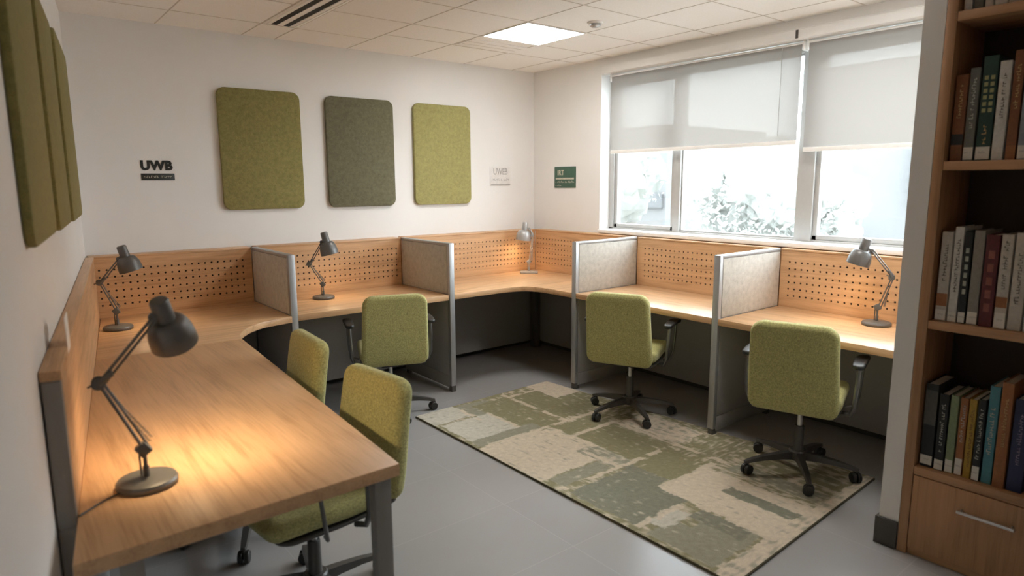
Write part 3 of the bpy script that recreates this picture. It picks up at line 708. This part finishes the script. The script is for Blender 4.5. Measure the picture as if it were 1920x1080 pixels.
book('brown leather book, leftmost on the shelf above eye level', -3.862, -3.903, z, .318, BR, None, (.16, .28, GOLD), (.06, .10, BLK))
book('slim grey book with white label beside the tall dark green one', -3.906, -3.940, z, .338, GY, (.004, .05), (.12, .3, PALE))
book('tall dark green book with pale spine title', -3.944, -3.992, z, .375, DG, (.004, .05), (.06, .13, GOLD), dots=(2, 6, .17, .31, (.30, .30, .14)))
book('white book between the dark green and the brown book', -3.997, -4.034, z, .35, WH, None, (.15, .3, GY))
book('tall brown book with orange foot on the upper shelf', -4.038, -4.070, z, .382, BR, None, (.18, .33, GOLD), (.0, .05, ORB))
book('pale blue-grey book at the cropped end of upper shelf', -4.074, -4.115, z, .36, (.22, .25, .30), (.004, .05))
z = SHZ[1]
book('beige book with brown band, leftmost on the middle shelf', -3.866, -3.905, z, .352, CRM, (.004, .045), (.16, .3, GY), (.06, .11, ORB))
book('off-white slim book left of the black spotted spine', -3.908, -3.940, z, .372, WH, (.004, .04), (.12, .32, GY))
book('black book with row of white spine marks', -3.944, -3.970, z, .358, BLK, (.004, .045), dots=(1, 6, .11, .30, (.34, .36, .30)))
book('grey book between the black and the maroon book', -3.973, -4.009, z, .362, (.24, .22, .19), (.004, .05))
book('maroon book on the middle shelf', -4.013, -4.057, z, .348, MAR, None, dots=(1, 5, .05, .30, (.24, .08, .06)))
book('cream book with brown band right of the maroon book', -4.061, -4.099, z, .352, CRM, (.004, .06), (.15, .32, GY), (.08, .12, ORB))
book('tall cream book on the middle shelf near the photo edge', -4.103, -4.146, z, .36, CRM, None, (.1, .28, GY))
book('tallest white book at the cropped end of middle shelf', -4.150, -4.195, z, .415, WH, None, (.2, .33, GY))
z = SHZ[0]
book('black book with grey panel, leftmost on the lowest shelf', -3.863, -3.909, z, .352, BLK, (.012, .05), None, (.18, .325, (.075, .073, .066)))
book('black book with white letters beside the sage green one', -3.914, -3.948, z, .32, BLK, (.004, .045), (.08, .28, PALE))
book('sage green thin book on the lowest shelf', -3.951, -3.980, z, .322, SGN, (.004, .055))
book('rusty brown thin book left of the yellow one', -3.984, -4.011, z, .32, ORB, (.004, .07), (.14, .29, CRM))
book('yellow thin book on the lowest shelf', -4.015, -4.041, z, .322, YL, None, (.05, .28, BR))
book('black thin book right of the yellow one', -4.044, -4.071, z, .33, BLK, (.004, .06), (.09, .3, PALE))
book('teal blue book on the lowest shelf', -4.075, -4.110, z, .39, TL, None, (.12, .3, CRM))
book('tall orange-brown book right of the teal book', -4.114, -4.152, z, .415, ORB, None, (.15, .35, GOLD))
book('wide navy book at the cropped end of lowest shelf', -4.157, -4.207, z, .36, NV, None, (.1, .3, (.3, .25, .35)))
z = SHZ[3]
for ya, yb, c, l in ((-3.863, -3.89, WH, 'white book foot at the far left of the top shelf'), (-3.893, -3.925, GY, 'grey book foot on the top shelf'), (-3.929, -3.955, CRM, 'cream book foot on the top shelf beside the grey one'), (-3.958, -3.998, WH, 'white book foot in the middle of the top shelf'), (-4.001, -4.045, (.32, .27, .2), 'tan book foot at the cropped end of top shelf')):
    book(l, ya, yb, z, random.uniform(.24, .29), c)

# ------------------------------------------------------------------ outside
b = B(); box(b, W + .3, 60, -40, 40, -1.2, -1.0); o = struct('ground', b, 'paving')
t = thing('building', 'pale building with horizontal louvres outside the window', 'building', (16, -2, -1.0))
b = B(); box(b, 0, 8, -7, 5.4, 0, 5.1); obj('facade', b, 'out_wall', t)
b = B()
for k in range(9): box(b, -.25, 0, -1.6, 3.2, 2.0 + k * .26, 2.14 + k * .26)
obj('louvres', b, 'out_band', t)
for y in (-6.2, -4.6, -3.0):
    for z in (1.0, 3.2):
        b = B(); box(b, -.08, 0, y, y + 1.1, z, z + 1.5); obj('window_pane', b, 'out_glass', t)
b = B(); box(b, -.5, 8.2, -7.3, 5.7, 4.9, 5.2); obj('roof_edge', b, 'out_band', t)
t = thing('building', 'long low pale block far behind the left window pane', 'building', (19, 16, -1.0))
b = B(); box(b, 0, 6, -5.5, 6, 0, 4.3); obj('facade', b, 'out_wall', t)
b = B(); box(b, -.12, 0, -5.4, 5.9, 1.6, 2.1); obj('window_band', b, 'out_band', t)
b = B(); box(b, -.3, 6.2, -5.7, 6.2, 4.3, 4.55); obj('roof_edge', b, 'out_band', t)
b = B(); box(b, 7.6, 7.9, -20, 22, -1.0, .35); tag(obj('garden_wall', b, 'out_wall'), 'low pale wall outside the window', 'wall')
def tree(loc, r, h, label, seed):
    t = thing('tree', label, 'tree', loc, 0, 'trees outside the window'); rn = random.Random(seed)
    b = B(); tube(b, [(0, 0, 0), (.05, 0, h * .5), (0, .05, h * .8)], [.16, .12, .06], 10); obj('trunk', b, 'bark', t)
    b = B()
    for k in range(16):
        a = rn.uniform(0, 2 * PI); q = rn.uniform(0, r * .75); s = r * rn.uniform(.3, .5)
        tm = bmesh.new(); bmesh.ops.create_icosphere(tm, subdivisions=4, radius=s)
        for v in tm.verts: v.co *= 1 + .3 * noise.noise(v.co * 5 / r + Vector((k, seed, 0))) + .16 * noise.noise(v.co * 16 / r + Vector((k, seed, 9)))
        merge(b, tm, Matrix.Translation((q * math.cos(a), q * math.sin(a), h * rn.uniform(.5, 1.0))))
    for k in range(5000):
        d = Vector((rn.gauss(0, 1), rn.gauss(0, 1), rn.gauss(0, 1))).normalized(); q = Vector((d.x * r * rn.uniform(.7, 1.12), d.y * r * rn.uniform(.7, 1.12), h * .76 + d.z * h * rn.uniform(.28, .40)))
        q *= 1; a = Vector((rn.uniform(-1, 1), rn.uniform(-1, 1), rn.uniform(-1, 1))).normalized(); c = a.orthogonal().normalized(); s = rn.uniform(.04, .085)
        b.faces.new([b.verts.new(q + a * s), b.verts.new(q + c * s * .5), b.verts.new(q - a * s), b.verts.new(q - c * s * .5)])
    obj('crown', b, 'leaf', t)
tree((10.5, 6.8, -1.0), 2.2, 3.6, 'bushy tree seen through the middle pane', 1)
tree((13.5, 12.5, -1.0), 2.6, 4.2, 'taller tree seen behind the left blind', 2)
tree((11.5, 2.2, -1.0), 1.5, 2.7, 'small tree in front of the louvred building', 3)

# ------------------------------------------------------------------ light
w = bpy.data.worlds.new('sky'); SC.world = w; w.use_nodes = True; nt = w.node_tree
bg = nt.nodes['Background']; bg.inputs['Color'].default_value = (.84, .925, 1.0, 1); bg.inputs['Strength'].default_value = 10.3
po = bpy.data.lights.new('window_portal', 'AREA'); po.shape = 'RECTANGLE'; po.size = 1.3; po.size_y = 2.9
po.cycles.is_portal = True
o = bpy.data.objects.new('window_portal', po); COL.objects.link(o); o.location = (W + .26, (WYL + WYR) / 2, (WZ0 + WZ1) / 2); o.rotation_euler = (0, PI / 2, 0)

# ------------------------------------------------------------------ camera
yaw, pit, rol, f = .6755, .1595, -.0058, 1229.59
fw = Vector((math.sin(yaw) * math.cos(pit), math.cos(yaw) * math.cos(pit), -math.sin(pit))); rt = Vector((math.cos(yaw), -math.sin(yaw), 0)); up = rt.cross(fw)
r2 = rt * math.cos(rol) + up * math.sin(rol); u2 = -rt * math.sin(rol) + up * math.cos(rol)
cd = bpy.data.cameras.new('camera'); cam = bpy.data.objects.new('camera', cd); COL.objects.link(cam)
m = Matrix((r2, u2, -fw)).transposed().to_4x4(); m.translation = Vector((-.4709, -4.8124, 1.5536)); cam.matrix_world = m
cd.sensor_width = 36; cd.lens = f / 1920 * 36; cd.clip_start = .05
cd.dof.use_dof = True; cd.dof.focus_distance = 4.6; cd.dof.aperture_fstop = 2.4
SC.camera = cam
SC.view_settings.view_transform = 'Standard'; SC.view_settings.look = 'None'; SC.view_settings.exposure = 1.3; SC.view_settings.gamma = 1
SC.view_settings.use_curve_mapping = False
SC.cycles.max_bounces = 12; SC.cycles.diffuse_bounces = 8; SC.cycles.transparent_max_bounces = 16; SC.cycles.sample_clamp_indirect = 8
SC.cycles.caustics_reflective = False; SC.cycles.caustics_refractive = False
